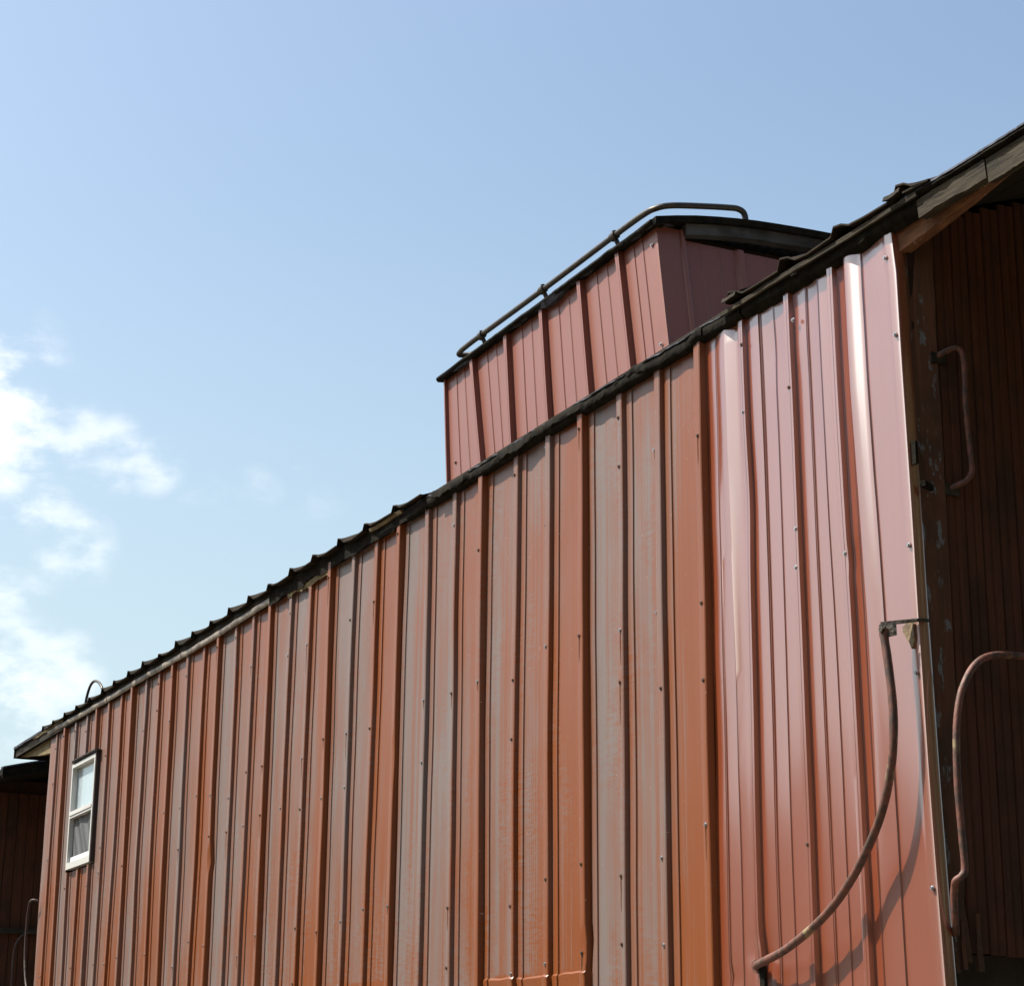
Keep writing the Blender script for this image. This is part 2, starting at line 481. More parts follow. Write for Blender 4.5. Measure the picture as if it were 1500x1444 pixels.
RAIL_TOP = 0.86
g = MB()
prof = [(-2.6, -0.02), (-1.0, 0.62), (3.95, 0.62), (5.5, -0.02)]
g.sweep([[(x, y, z + 0.02 * nz(x * .7, y * 2)) for y, z in prof] for x in [-70 + i * 2.0 for i in range(66)]], closed=False)
track = g.build('track_bed', M_BALLAST, smooth=True); track['kind'] = 'structure'
track['label'] = 'raised ballast bed carrying the railway track under the cabooses'
tie_me = None
for i in range(60):
    x = -26 + i * 0.55
    if tie_me is None:
        b = MB().box(-.11, .11, -1.27, 1.27, 0, .12)
        t = b.build('tie', M_TIE, track, loc=(x, 1.47, 0.585)); tie_me = t.data
    else:
        link('tie', tie_me, track, (x, 1.47, 0.585 + rnd.uniform(-.004, .004)))
rp = [(-.07, .0), (.07, 0), (.07, .015), (.012, .03), (.012, .115), (.036, .125), (.036, .155), (-.036, .155), (-.036, .125), (-.012, .115), (-.012, .03), (-.07, .015)]
for yc in (1.47 - .7525, 1.47 + .7525):
    MB().sweep([[(x, yc + a, 0.705 + c) for a, c in rp] for x in (-70, 60)]).build('rail', M_RAILST, track)

# a far belt of trees on the sunny side of the track (off to the left of the picture, mirrored in the sheets)
leaf = MB()
rw = random.Random(3)
for k in range(95):
    t = k / 94
    cx = lerp(-110, 40, t) + rw.uniform(-2, 2)
    cy = -15 - 17 * math.sin(t * 2.6) + rw.uniform(-3, 3)
    h = rw.uniform(7.8, 11.4); r = rw.uniform(2.4, 3.6)
    for q in range(300):
        zz = rw.random() ** 0.7
        rad = r * math.sqrt(max(0.05, 1 - (zz * 1.7 - 0.85) ** 2)) * rw.uniform(0.35, 1.05)
        an = rw.uniform(0, math.tau)
        c = Vector((cx + rad * math.cos(an), cy + rad * math.sin(an), 0.3 + zz * h))
        a = Vector((rw.gauss(0, 1), rw.gauss(0, 1), rw.gauss(0, 1))).normalized() * 0.55
        bb = Vector((rw.gauss(0, 1), rw.gauss(0, 1), rw.gauss(0, 1))).normalized() * 0.55
        leaf.add([c - a, c + bb, c + a, c - bb], [(0, 1, 2, 3)])
for k in range(60):  # unseen row added past the near end to block sky light
    t = k / 59
    cx = 15 + 3.5 * math.sin(t * 9) + rw.uniform(-2, 2)
    cy = lerp(-16, 34, t)
    h = rw.uniform(8, 11); r = rw.uniform(2.6, 3.6)
    for q in range(330):
        zz = rw.random() ** 0.8
        rad = r * math.sqrt(max(0.05, 1 - (zz * 1.7 - 0.85) ** 2)) * rw.uniform(0.35, 1.05)
        an = rw.uniform(0, math.tau)
        c = Vector((cx + rad * math.cos(an), cy + rad * math.sin(an), 0.3 + zz * h))
        a = Vector((rw.gauss(0, 1), rw.gauss(0, 1), rw.gauss(0, 1))).normalized() * 0.5
        bb = Vector((rw.gauss(0, 1), rw.gauss(0, 1), rw.gauss(0, 1))).normalized() * 0.5
        leaf.add([c - a, c + bb, c + a, c - bb], [(0, 1, 2, 3)])
wood = leaf.build('tree_belt_and_sky_screen', M_LEAF)
wood['kind'] = 'stuff'; wood['label'] = 'belt of green trees beside the track, with an added unseen row that blocks sky light'; wood['category'] = 'trees'

# ------------------------------------------------------------------ the clad caboose
cab = thing('caboose', 'red caboose clad in ribbed metal sheets with a cupola on its roof', 'caboose', (-4.23, 1.47, RAIL_TOP))
CORNER_FAR, W = -9.62, 2.94
Z_SILL = 1.62
Z_FLOOR = 1.985


def pw(z, pts):
    for (za, a), (zb, b) in zip(pts, pts[1:]):
        if z <= zb: return lerp(a, b, max(0, (z - za) / (zb - za)))
    return pts[-1][1]


core = MB().box(CORNER_FAR + .02, 1.12, .03, W - .03, Z_FLOOR, 4.17)
core.build('body', M_CORE, cab)
MB().box(CORNER_FAR, 1.165, W - .029, W, Z_SILL, 4.165).build('rear_side_wall', M_END, cab)
MB().box(CORNER_FAR + .012, 1.10, .0315, .09, Z_SILL - .02, Z_FLOOR - .002).build('side_sill', M_STEEL, cab)

# rib lines read off the wall: slight irregular leans of each rib (top x, bottom x)
dev_t = [.003, .018, .020, .034, .036, .045, .046, .030, .040, .040, .028, .036, .044, .042, .044, .046, .036, .05, .05, .048, .056, .042, .03, .02, .035, .048, .06, .042, .05, .065, .048, .05, .07]
dev_b = [.002, .028, .030, .046, .054, .038, .042, .036, .050, .038, .000, -.01, .014, .03, .008, .02, .036, .024, .065, .06, .052, .066, .06, .07, .062, .066, .05, .062, .09, .06, .09, .11, .09]


def rib_x(j, z):
    """x of rib j (0 = first rib right of the old/new joint) at height z"""
    t = max(0.0, min(1.0, (z - 1.95) / 2.2))
    if j >= 33: a = b = -9.62
    else:
        a = 0.3048 * (1 - j) + dev_t[j]; b = 0.3048 * (1 - j) + dev_b[j]
    w = 0.004 * nz(j * 3.7, z * 0.7)
    return lerp(b, a, t) + w


def surf_y(x, z, out, seed, wav, yb):
    return yb - out - dent(x, z) + wav * nz(x * 1.9 + seed * 5, z * 0.85, seed) + wav * .35 * nz(x * 7 + seed * 3, z * 2.3, seed)


def rust_runs(parent, runs, fy):
    """thin rusty water stains below screws, too small to pick apart"""
    b = MB()
    for (x, z, out, ln) in runs:
        n = 6; sec = []
        for i in range(n + 1):
            t = i / n; zz = z - .006 - ln * t
            w_ = .0032 * (1 - t) ** .6 * (1 + .4 * nz(zz * 60, x * 9)) + .0004
            yy = fy(x, zz, out) - .0007
            xo = x + .0015 * nz(zz * 25, x * 7)
            sec.append([(xo - w_, yy, zz), (xo + w_, yy, zz)])
        b.sweep(sec, closed=False)
    if b.v:
        o = b.build('rust_runs', M_RUN, parent); o['kind'] = 'stuff'


def screws(parent, pts, name='screws'):
    """small hex-washer screw heads, too small to pick apart"""
    for grp, mat in ((0, M_SCREW), (1, M_SCREWD)):
        b = MB()
        for (x, y, z, k) in pts:
            if k != grp: continue
            n = 8; r = 0.0078
            b.sweep([[(x + rr * math.cos(i * math.tau / n), y - d, z + rr * math.sin(i * math.tau / n)) for i in range(n)]
                     for rr, d in ((r, 0), (r, .002), (r * .62, .0025), (r * .6, .0065))])
        if b.v:
            o = b.build(name, mat, parent); o['kind'] = 'stuff'


DENTS = [(-0.86, 2.10, .016, .04, -.012), (-0.85, 2.05, .02, .025, .006), (0.305, 2.0, .05, .06, -.012), (.24, 1.97, .03, .03, .010), (.12, 1.96, .035, .03, -.01),
         (-2.75, 3.05, .02, .10, -.006), (-5.43, 2.85, .025, .05, -.012), (0.86, 3.17, .02, .03, -.008), (0.28, 3.5, .05, .18, -.006), (0.45, 3.98, .05, .10, -.005), (0.62, 3.95, .03, .07, .004), (1.03, 4.02, .05, .10, .006)]


def dent(x, z):
    s = 0.0
    for (dx, dz, sx, sz, a) in DENTS:
        e = ((x - dx) / sx) ** 2 + ((z - dz) / sz) ** 2
        if e < 9: s += a * math.exp(-e)
    return s


def sheet_mesh(cols, z0, z1, nrow, seed, wav, ybase=0.0, hole=None, lip=None):
    """cols: list of (fx(z), out, uu): x as a function of z, how far the metal stands out, and sheet u"""
    b = MB()
    zs = [lerp(z0, z1, i / nrow) for i in range(nrow + 1)]
    if lip: zs = sorted(zs + [lip - .012, lip - .008, lip, lip + .004])
    if hole: zs = sorted(zs + [hole[2], hole[3]])
    n = len(cols)
    for z in zs:
        for (fx, out, uu) in cols:
            x = fx(z)
            ov = out(z) if callable(out) else out
            y = ybase - ov - dent(x, z) + wav * nz(x * 1.9 + seed * 5, z * 0.85, seed) + wav * .35 * nz(x * 7 + seed * 3, z * 2.3, seed)
            if lip:
                if z < lip: y -= .005
                if abs(z - lip + .008) < .005: y -= .0015 + .005 * max(0, nz(x * 14, 5.1))
            b.uv[len(b.v)] = (uu if uu else x, z)
            zo = (.016 * nz(x * 5.3, 2.7) + .006 * nz(x * 23, 8.8)) * max(0, 1 - abs(z - lip) / .15) if lip else 0
            b.v.append((x, y, z + zo))
    for i in range(len(zs) - 1):
        for j in range(n - 1):
            if hole:
                xc = (cols[j][0](zs[i]) + cols[j + 1][0](zs[i])) / 2; zc = (zs[i] + zs[i + 1]) / 2
                if hole[0] < xc < hole[1] and hole[2] < zc < hole[3]: continue
            a = i * n + j
            b.f.append((a, a + 1, a + n + 1, a + n))
    return b


def pan_cols(L, Rr, k, last, out_r, first=False):
    """columns of one old-style pan between rib functions L and Rr"""
    F = lambda fn, d: (lambda z, fn=fn, d=d: fn(z) + d)
    w = 0.3048
    c = []
    def a(d, o): c.append((F(L, d), o, k + d / w))
    def r(d, o): c.append((F(Rr, -d), o, k + 1 - d / w))
    a(0.003, 0.002)
    a(0.016, 0.0045); a(0.018, 0.0052); a(0.0495, 0.0050); a(0.0515, 0.0)
    a(0.10, 0.0005); a(0.16, 0.0008)
    r(0.080, 0.0); r(0.064, 0.0015); r(0.047, out_r - .003); r(0.041, out_r); r(0.008, out_r); r(0.004, out_r - .0025); r(0.001, 0.001)
    return c


WIN = (-8.80, -8.10, 3.07, 3.845)
for k in range(11):
    cols = []
    np_ = 3 if k < 10 else 2
    for p in range(np_):
        jl = 1 + 3 * k + (np_ - p); jr = jl - 1
        if k == 10: jl = min(jl, 33)
        lap = (p == np_ - 1)
        L = (lambda z, j=jl: rib_x(j, z)); Rr = (lambda z, j=jr: rib_x(j, z))
        if k == 10 and p == 0:
            cols += [((lambda z: -9.635), -0.045, 1.3), ((lambda z: -9.637), 0.004, 1.31), ((lambda z: -9.60), 0.006, 1.45)]
            cols += pan_cols(L, Rr, p + 1, lap, .018)[8:]
        else:
            cols += pan_cols(L, Rr, p + (1 if k == 10 else 0), lap, 0.0295 if lap else 0.0210 + 0.002 * nz(jr * 9.1))
    if k:   # tuck the right edge under the next sheet
        cols.append(((lambda z, j=1 + 3 * k: rib_x(j, z) + .012), -.002, 3.0))
    hole = WIN if k in (8, 9) else None
    yb = 0.002 * nz(k * 7.3) + (0.001 if k % 2 else 0)
    sm = sheet_mesh(cols, Z_SILL, 4.172, 40, k, 0.0065, yb, hole, 2.030 if k == 1 else None)
    sh = sm.build('siding_sheet', {1: M_OLD_LOW, 3: M_OLD_LOW2}.get(k, M_OLD), cab, smooth=True, angle=28)
    if k == 0: sh['label'] = 'faded orange sheet next to the glossy new one'
    pts = []; runs = []
    for p in range(np_):
        jr = 1 + 3 * k + (np_ - 1 - p)
        for zr in (2.08, 2.36, 2.97, 3.23, 3.82, 4.07):
            if rnd.random() < 0.22: continue
            z = zr + rnd.gauss(0, .035); x = rib_x(jr, z) - rnd.choice((.022, .026, .03, .075)) + rnd.uniform(-.004, .004)
            if k == 9 and WIN[0] - .03 < x < WIN[1] + .03 and WIN[2] - .03 < z < WIN[3] + .03: continue
            onc = rib_x(jr, z) - x < .0405
            ov = (.0295 if p == np_ - 1 else .0210 + 0.002 * nz(jr * 9.1)) if onc else .0006
            pts.append((x, surf_y(x, z, ov, k, 0.0065, yb) + .0005, z, 0 if rnd.random() < .5 else 1))
            if rnd.random() < .4: runs.append((x, z, ov, rnd.uniform(.03, .16)))
    screws(sh, pts)
    rust_runs(sh, runs, lambda x, z, o_: surf_y(x, z, o_, k, 0.0065, yb))


# the glossy newer sheet at the near corner
def nx(z, pts): return pw(z, pts)


J0 = lambda z: rib_x(1, z)
N1 = lambda z: nx(z, [(1.6, .305), (1.92, .300), (3.4, .296), (4.2, .288)])
N2 = lambda z: nx(z, [(1.6, .604), (1.92, .600), (3.4, .585), (4.2, .575)])
N3 = lambda z: nx(z, [(1.6, .885), (1.92, .880), (3.4, .842), (4.2, .825)])
CR = lambda z: nx(z, [(1.6, 1.04), (1.92, 1.030), (2.9, 1.0), (3.4, .978), (4.2, .960)])
EDG = lambda z: nx(z, [(1.6, 1.222), (1.92, 1.210), (2.9, 1.170), (3.5, 1.158), (4.0, 1.150), (4.2, 1.128)])
F = lambda fn, d: (lambda z: fn(z) + d)


def new_pan(L, Rr, out=0.0195, d0=.002):
    w = (lambda z: Rr(z) - L(z))
    T = lambda t: (lambda z: L(z) + (Rr(z) - L(z)) * t)
    c = [(F(L, d0), .001, 0), (T(.12), .0015, 0), (T(.285), .0042, 0), (T(.292), .0018, 0), (T(.318), .0040, 0), (T(.325), .0005, 0),
         (T(.45), .0015, 0), (T(.585), .0045, 0), (T(.595), .0008, 0), (T(.72), .0012, 0), (T(.80), .003, 0)]
    c += [(F(Rr, -.046), .0035, 0), (F(Rr, -.036), out * .85, 0), (F(Rr, -.031), out, 0), (F(Rr, -.0165), out, 0), (F(Rr, -.015), out - .0015, 0), (F(Rr, -.0135), out, 0),
          (F(Rr, -.0025), out, 0), (F(Rr, 0), .001, 0)]
    return c


fade = lambda z: max(0.0, min(1.0, (z - 2.3) / 1.4)) ** 1.3
def bulge(cols_, vals):
    # let a pan belly out towards its top
    return [(fx, ((lambda z, o=o, e=vals[i]: o + e * fade(z)) if i in vals else o), u_) for i, (fx, o, u_) in enumerate(cols_)]
cols = bulge(new_pan(F(J0, -.02), N1, d0=0), {5: .004, 6: .012, 7: .0155, 8: .019, 9: -.0015, 10: -.003}) + bulge(new_pan(N1, N2), {1: .006, 2: .0025}) + bulge(new_pan(N2, N3), {6: .001, 7: .003, 8: .0035, 9: .0015})
T = lambda t: (lambda z: N3(z) + (CR(z) - N3(z)) * t)
cols += [(F(N3, .003), .0005, 0), (T(.22), .002, 0), (T(.30), .0045, 0), (T(.32), .001, 0)]
cols += [(T(.42), lambda z: .003 + .014 * fade(z), 0), (T(.52), lambda z: .0045 + .019 * fade(z), 0), (T(.62), lambda z: .0055 + .0185 * fade(z), 0), (T(.75), lambda z: .006 + .0125 * fade(z), 0), (T(.88), lambda z: .0058 + .0045 * fade(z), 0), (T(.96), .0058, 0), (T(1), .0055, 0), (F(CR, .003), .0005, 0), (F(CR, .006), .0005, 0)]
T2 = lambda t: (lambda z: CR(z) + .006 + (EDG(z) - .045 - CR(z) - .006) * t)
cols += [(T2(.3), .0015, 0), (T2(.65), .004, 0), (T2(.9), .0065, 0), (T2(1.0), .0075, 0), (F(EDG, -.036), .0102, 0), (F(EDG, -.030), .0106, 0), (F(EDG, -.018), .0092, 0), (F(EDG, -.0055), .0085, 0), (F(EDG, -.003), .0070, 0),
         (F(EDG, -.0005), .002, 0), (F(EDG, .000), -.022, 0), (F(EDG, -.003), -.030, 0)]
sm = sheet_mesh(cols, Z_SILL, 4.172, 60, 33, 0.0075)
newsh = sm.build('siding_sheet', M_NEW, cab, smooth=True, angle=30)
newsh['label'] = 'glossy pink-red newer sheet wrapped round the near corner'
pts = [(.274, -.0185, 3.811, 0), (.560, -.0185, 3.81, 1), (.572, -.0185, 3.33, 0), (.832, -.0185, 3.19, 0), (.565, -.0185, 3.206, 0), (.578, -.0185, 2.332, 1),
       (1.135, -.013, 3.80, 0), (1.146, -.013, 3.143, 0), (1.155, -.013, 2.763, 0), (1.182, -.013, 2.152, 0), (.28, -.0185, 4.05, 1), (.60, -.0185, 4.03, 0), (1.105, -.013, 4.06, 0)]
pts = [(x, surf_y(x, z, -y, 33, 0.0075, 0.0) + .0005, z, k) for x, y, z, k in pts]
screws(newsh, pts)
# smear of yellowed putty where the rail bracket comes through the sheet
b = MB()
pp = [(1.104, 2.906), (1.12, 2.914), (1.135, 2.912), (1.148, 2.914), (1.157, 2.905), (1.153, 2.888), (1.157, 2.868), (1.148, 2.842), (1.141, 2.835), (1.133, 2.853), (1.122, 2.862), (1.113, 2.880), (1.103, 2.890)]
b.sweep([[(x, y, z) for x, z in pp] for y in (-.008, -.0155)])
b.build('putty_patch', M_PUTTY, cab)

X0, X1 = -10.72, 2.30


def roof_z(y, base=4.205, rise=.36):
    t = (y - W / 2) / (W / 2 + .03)
    return base + rise * (1 - t * t)


# ---- near end wall of beaded boards
XE = 1.150
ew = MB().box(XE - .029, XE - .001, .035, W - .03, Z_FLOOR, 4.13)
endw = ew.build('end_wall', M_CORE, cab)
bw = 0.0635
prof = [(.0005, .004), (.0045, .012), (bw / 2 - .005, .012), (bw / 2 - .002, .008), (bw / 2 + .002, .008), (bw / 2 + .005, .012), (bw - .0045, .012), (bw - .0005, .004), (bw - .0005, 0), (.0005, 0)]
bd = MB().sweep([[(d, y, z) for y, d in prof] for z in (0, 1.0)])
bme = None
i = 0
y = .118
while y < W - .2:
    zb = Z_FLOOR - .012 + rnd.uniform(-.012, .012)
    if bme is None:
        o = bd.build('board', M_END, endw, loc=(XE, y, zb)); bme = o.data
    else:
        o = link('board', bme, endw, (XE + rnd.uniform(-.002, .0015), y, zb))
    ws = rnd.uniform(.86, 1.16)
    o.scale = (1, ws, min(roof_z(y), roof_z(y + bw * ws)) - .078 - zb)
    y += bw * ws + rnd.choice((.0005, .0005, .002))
# corner post with peeling paint, split at the foot
b = MB()
secs = []
for iz in range(28):
    z = lerp(Z_FLOOR - .03, 4.16, iz / 27)
    e = .004 * nz(z * 9, 1.3) + (.012 * nz(z * 30, 4.4) if z < 2.15 else 0)
    xx = XE + .017
    x0 = EDG(z) - .03 if EDG(z) - .03 < xx - .01 else xx - .01
    x0 = 1.10
    secs.append([(x0, .012, z), (min(xx, EDG(z) - .004), .012, z), (min(xx, EDG(z) - .002) + e, .045, z), (xx + .003 + e, .112 + e * .5, z), (XE - .01, .115, z), (x0, .115, z)])
b.sweep(secs)
post = b.build('corner_post', M_POST, cab)
post['label'] = 'dark corner post with peeling pale paint'
for (py, pz, h, w_) in ((.055, Z_FLOOR - .06, .17, .022), (.085, Z_FLOOR - .05, .13, .016), (.14, Z_FLOOR - .055, .16, .02), (.035, Z_FLOOR - .04, .15, .014)):
    MB().sweep([[(XE + .022 + .01 * s, py - w_ / 2 * (1 - .3 * s), pz + h * s), (XE + .036 - .012 * s, py - w_ / 2 * (1 - .3 * s), pz + h * s), (XE + .036 - .012 * s, py + w_ / 2 * (1 - .5 * s), pz + h * s), (XE + .022 + .01 * s, py + w_ / 2 * (1 - .5 * s), pz + h * s)] for s in (0, .5, 1)]).build('splinter', M_POST, post)
# dark hinge scraps nailed to the post edge
MB().box(1.160, 1.182, .002, .011, 3.385, 3.455).build('hinge_scrap', M_TAR, post)
MB().sweep([[(1.180, .013, z), (1.197, .020, z), (1.197, .05, z - .012), (1.180, .05, z - .01)] for z in (3.315, 3.332)]).build('hinge_scrap', M_TAR, post)
# far end wall and floor
MB().box(CORNER_FAR - .012, CORNER_FAR + .018, .05, W - .03, Z_FLOOR, 4.13).build('far_end_wall', M_END, cab)
MB().box(CORNER_FAR + .1, 1.09, .1, W - .1, 1.80, Z_FLOOR - .003).build('floor_frame', M_STEEL, cab)
MB().box(CORNER_FAR + .02, 1.12, 1.2, 1.74, 1.42, 1.798).build('centre_sill', M_STEEL, cab)

# ---- roof
ys = [-.03 + (W + .06) * i / 24 for i in range(25)]
b = MB()
b.sweep([[(x, y, roof_z(y)) for y in ys] + [(x, y, roof_z(y) - .05) for y in reversed(ys)] for x in (X0, X1)])
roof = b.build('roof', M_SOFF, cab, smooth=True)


M_BOUNCE = mat_plain('bounce_roof_covering', (0.23, 0.20, 0.17), 0.9, 0, 0.3, 6, 0.4, None, 0.1)  # added pale layer that bounces sunlight onto the cupola end
cys_ = [.16 + (W - .32) * i / 20 for i in range(21)]
MB().sweep([[(x, y, roof_z(y) + .012) for y in cys_] + [(x, y, roof_z(y) + .001) for y in reversed(cys_)] for x in (-2.6, X1 - .02)]).build('bounce_covering', M_BOUNCE, roof, smooth=True)


def roof_sheet(x0, x1, base, sp, h, jit):
    """ribbed metal roof sheet: ribs run over the arch, their open ends show along the eave"""
    cols = []
    x = x0
    while x < x1 - .02:
        j = rnd.uniform(-jit, jit)
        hh = h * rnd.uniform(.75, 1.2)
        cols += [(x + j, 0), (x + .018 + j, hh), (x + .062 + j, hh * .72), (x + .10 + j, 0.004), (x + sp * .55, -.004 + rnd.uniform(-.003, .005))]
        x += sp
    cols.append((x1, 0))
    yy = [-.062 - rnd.uniform(0, .012), -.05, -.02, .1, .4, .8, 1.2, W / 2]
    b = MB()
    for th in (0, -.006):
        for q in yy:
            for (xx, hz) in cols:
                b.v.append((xx, q + (.008 * nz(xx * 9, 2.2) if q < 0 else 0), roof_z(max(q, -.03), base) + hz + th + (-.006 if q < -.04 else 0)))
    n = len(cols); mrow = len(yy)
    for lay in (0, 1):
        o_ = lay * n * mrow
        for i in range(mrow - 1):
            for j in range(n - 1):
                a = o_ + i * n + j
                b.f.append((a, a + 1, a + n + 1, a + n))
    o_ = n * mrow
    for j in range(n - 1): b.f.append((j, j + 1, o_ + j + 1, o_ + j))
    return b.build('roof_sheet', M_ROOF, roof)


xs = -9.74
for i in range(7):
    roof_sheet(xs, xs + 1.05, 4.228 - .0025 * i, .35, .034, .012)
    xs += 1.05 - .012 + (.012 if i % 2 else .010)
roof_sheet(.26, 1.27, 4.209, .318, .034, .01)


def edge_strip(name, x0, x1, n, sec, mat, parent, jb=.008, jy=.006, fz=3.0, seed=0.0, sag=None):
    """long strip with a ragged edge. sec: cross-section points (y, z, raggedness)"""
    b = MB(); S_ = []
    for i in range(n + 1):
        x = lerp(x0, x1, i / n)
        dz = jb * (nz(x * fz, seed) + .5 * nz(x * fz * 3.1, seed + 3) + .3 * nz(x * fz * 9, seed + 7))
        dy = jy * (nz(x * fz * .8, seed + 11) + .4 * nz(x * fz * 4, seed + 13))
        s0 = sag(x) if sag else 0
        S_.append([(x, y + dy * w_, z + dz * w_ + s0) for y, z, w_ in sec])
    b.sweep(S_)
    return b.build(name, mat, parent, smooth=True, angle=50)


# black tar edge along the eave: fascia behind, felt rolled over it
edge_strip('fascia_board', X0 + .9, -4.56, 60, [(-.028, 4.150, .5), (-.028, 4.232, .2), (-.002, 4.236, .1), (-.002, 4.150, .2)], M_TAR, roof, seed=2)
edge_strip('fascia_board', -4.555, -2.60, 60, [(-.030, 4.138, 1.3), (-.034, 4.215, .4), (-.002, 4.225, .1), (-.002, 4.150, .2)], M_TAR, roof, jb=.016, fz=5, seed=5)
edge_strip('felt_edge', -2.62, 0.30, 220, [(-.020, 4.143, 1.1), (-.030, 4.147, 1.3), (-.037, 4.154, 1.1), (-.038, 4.178, .9), (-.032, 4.190, .9), (-.012, 4.199, .5), (.10, 4.236, .1), (.10, 4.225, .1), (-.008, 4.176, .3), (-.008, 4.142, .5)], M_TAR, roof, jb=.014, jy=.012, fz=2.6, seed=9)
edge_strip('felt_edge', -2.30, 0.05, 160, [(-.037, 4.156, 1.8), (-.042, 4.160, 1.8), (-.043, 4.182, 1.2), (-.036, 4.194, 1.2), (-.031, 4.19, .9), (-.038, 4.178, .9)], M_TAR, roof, jb=.016, jy=.014, fz=3.1, seed=19)
edge_strip('felt_top', -2.66, 0.42, 160, [(-.040, 4.188, 1.2), (-.030, 4.198, 1.2), (.03, 4.222, .4), (.2, 4.272, .1), (.2, 4.262, .1), (.02, 4.206, .3), (-.02, 4.187, .7)], M_FELT, roof, jb=.014, jy=.020, fz=2.6, seed=9)
edge_strip('fascia_board', .31, 1.30, 50, [(-.026, 4.140, 1.2), (-.036, 4.147, 1.5), (-.040, 4.182, 1.0), (-.032, 4.206, .6), (-.002, 4.216, .1), (-.002, 4.13, .3)], M_TAR, roof, jb=.010, jy=.010, fz=4, seed=21)
edge_strip('fascia_batten', .20, 1.32, 40, [(-.056, 4.172, .7), (-.058, 4.186, .7), (-.047, 4.190, .5), (-.047, 4.172, .5)], M_GREY, roof, jb=.008, jy=.008, fz=3, seed=24)
# weathered boards of the near overhang
f1 = edge_strip('fascia_board', 1.302, 1.62, 30, [(-.034, 4.112, .8), (-.040, 4.168, .3), (-.004, 4.172, .1), (-.004, 4.112, .3)], M_GREY, roof, jb=.008, jy=.005, fz=6, seed=31)
f1['label'] = 'weathered grey fascia board of the near overhang'
edge_strip('fascia_board', 1.6225, X1, 50, [(-.030, 4.094, .8), (-.036, 4.166, .3), (-.004, 4.170, .1), (-.004, 4.098, .3)], M_GREY, roof, jb=.008, jy=.005, fz=6, seed=33)
edge_strip('fascia_strip', 1.30, X1, 60, [(-.037, 4.1735, .6), (-.052, 4.178, .8), (-.050, 4.186, .6), (-.004, 4.188, .2), (-.004, 4.174, .2)], M_TAR, roof, jb=.006, jy=.008, fz=5, seed=35)
edge_strip('felt_top', 1.24, X1, 60, [(-.054, 4.187, .5), (-.05, 4.196, .5), (-.015, 4.214, .3), (.2, 4.275, .1), (.2, 4.265, .1), (-.004, 4.19, .2)], M_FELT, roof, jb=.006, jy=.006, fz=5, seed=37)
# pale tin drip edge along the far half of the eave, in three bent lengths
sag = lambda x: -.034 * max(0, 1 - abs((x + 5.9) / 3.6)) - .004 * math.sin(x * 2.1)
for (a, c, s) in ((-9.62, -7.92, 41), (-7.90, -6.18, 43), (-6.165, -4.545, 47)):
    edge_strip('drip_edge', a, c, 40, [(-.032, 4.166, .6), (-.037, 4.172, .6), (-.040, 4.196, .4), (-.034, 4.203, .3), (-.029, 4.203, .2), (-.029, 4.166, .4)], M_DRIP, roof, jb=.007, jy=.007, fz=4, seed=s, sag=sag)
# torn light wood showing under the felt
edge_strip('torn_board', -3.05, -2.66, 16, [(-.046, 4.186, 1), (-.052, 4.200, 1), (-.036, 4.206, .5), (-.036, 4.186, .5)], M_PALE, roof, jb=.012, fz=6, seed=51)
edge_strip('torn_board', -4.28, -3.62, 30, [(-.022, 4.118, 1.2), (-.027, 4.146, .8), (-.018, 4.148, .4), (-.018, 4.125, .6)], M_PALE, roof, jb=.022, fz=9, seed=53)
edge_strip('torn_board', -10.1, -9.15, 30, [(-.038, 4.205, .8), (-.043, 4.222, .8), (-.031, 4.226, .4), (-.031, 4.205, .4)], M_PALE, roof, jb=.012, fz=7, seed=55)
# far overhang: fascia run and felt
edge_strip('fascia_board', X0, -9.905, 20, [(-.030, 4.165, .4), (-.032, 4.215, .2), (-.002, 4.22, .1), (-.002, 4.165, .2)], M_TAR, roof, jb=.005, fz=5, seed=61)
edge_strip('felt_top', X0 - .03, -9.60, 24, [(-.045, 4.222, .5), (-.044, 4.240, .5), (.0, 4.262, .2), (.2, 4.32, .1), (.2, 4.26, .1), (-.004, 4.222, .2)], M_FELT, roof, jb=.006, fz=5, seed=63)
MB().sweep([[(X0 - .028, -.04, zz), (X0 - .002, -.04, zz), (X0 - .002, W + .04, zz), (X0 - .028, W + .04, zz)] for zz in (4.150, 4.245)]).build('end_fascia', M_TAR, roof)
# ragged moss and shingle scraps at the near roof edge
for (x, l, h) in ((.30, .06, .010), (1.235, .05, .010)):
    edge_strip('shingle_scrap', x - l, x + l * .5, 8, [(-.075, 4.205, 1), (-.07, 4.205 + h * 1.5, .8), (.02, 4.262, .3), (.02, 4.225, .3)], M_ROOF, roof, jb=.010, jy=.014, fz=12, seed=x * 13)

# knee boards under both overhangs: taper from the body corner out to the roof edge
for pts_, nm, mt in (([(1.105, 4.160), (1.105, 4.068), (1.25, 4.081), (1.381, 4.096), (1.50, 4.112), (1.62, 4.132), (1.80, 4.150), (1.80, 4.160)], 'sunlit worn wooden brace under the near overhang', M_KNEE),
                     ([(-9.64, 4.160), (-9.64, 4.045), (-10.0, 4.075), (-10.4, 4.125), (-10.62, 4.150), (-10.70, 4.160)], 'pale wooden brace under the far overhang', M_PALE)):
    b = MB().sweep([[(x, y, z) for x, z in pts_] for y in (.008, .046)])
    o = b.build('knee_board', mt, cab); o['label'] = nm
    b = MB().sweep([[(x, y, z) for x, z in pts_] for y in (W - .046, W - .008)])
    b.build('knee_board', mt, cab)
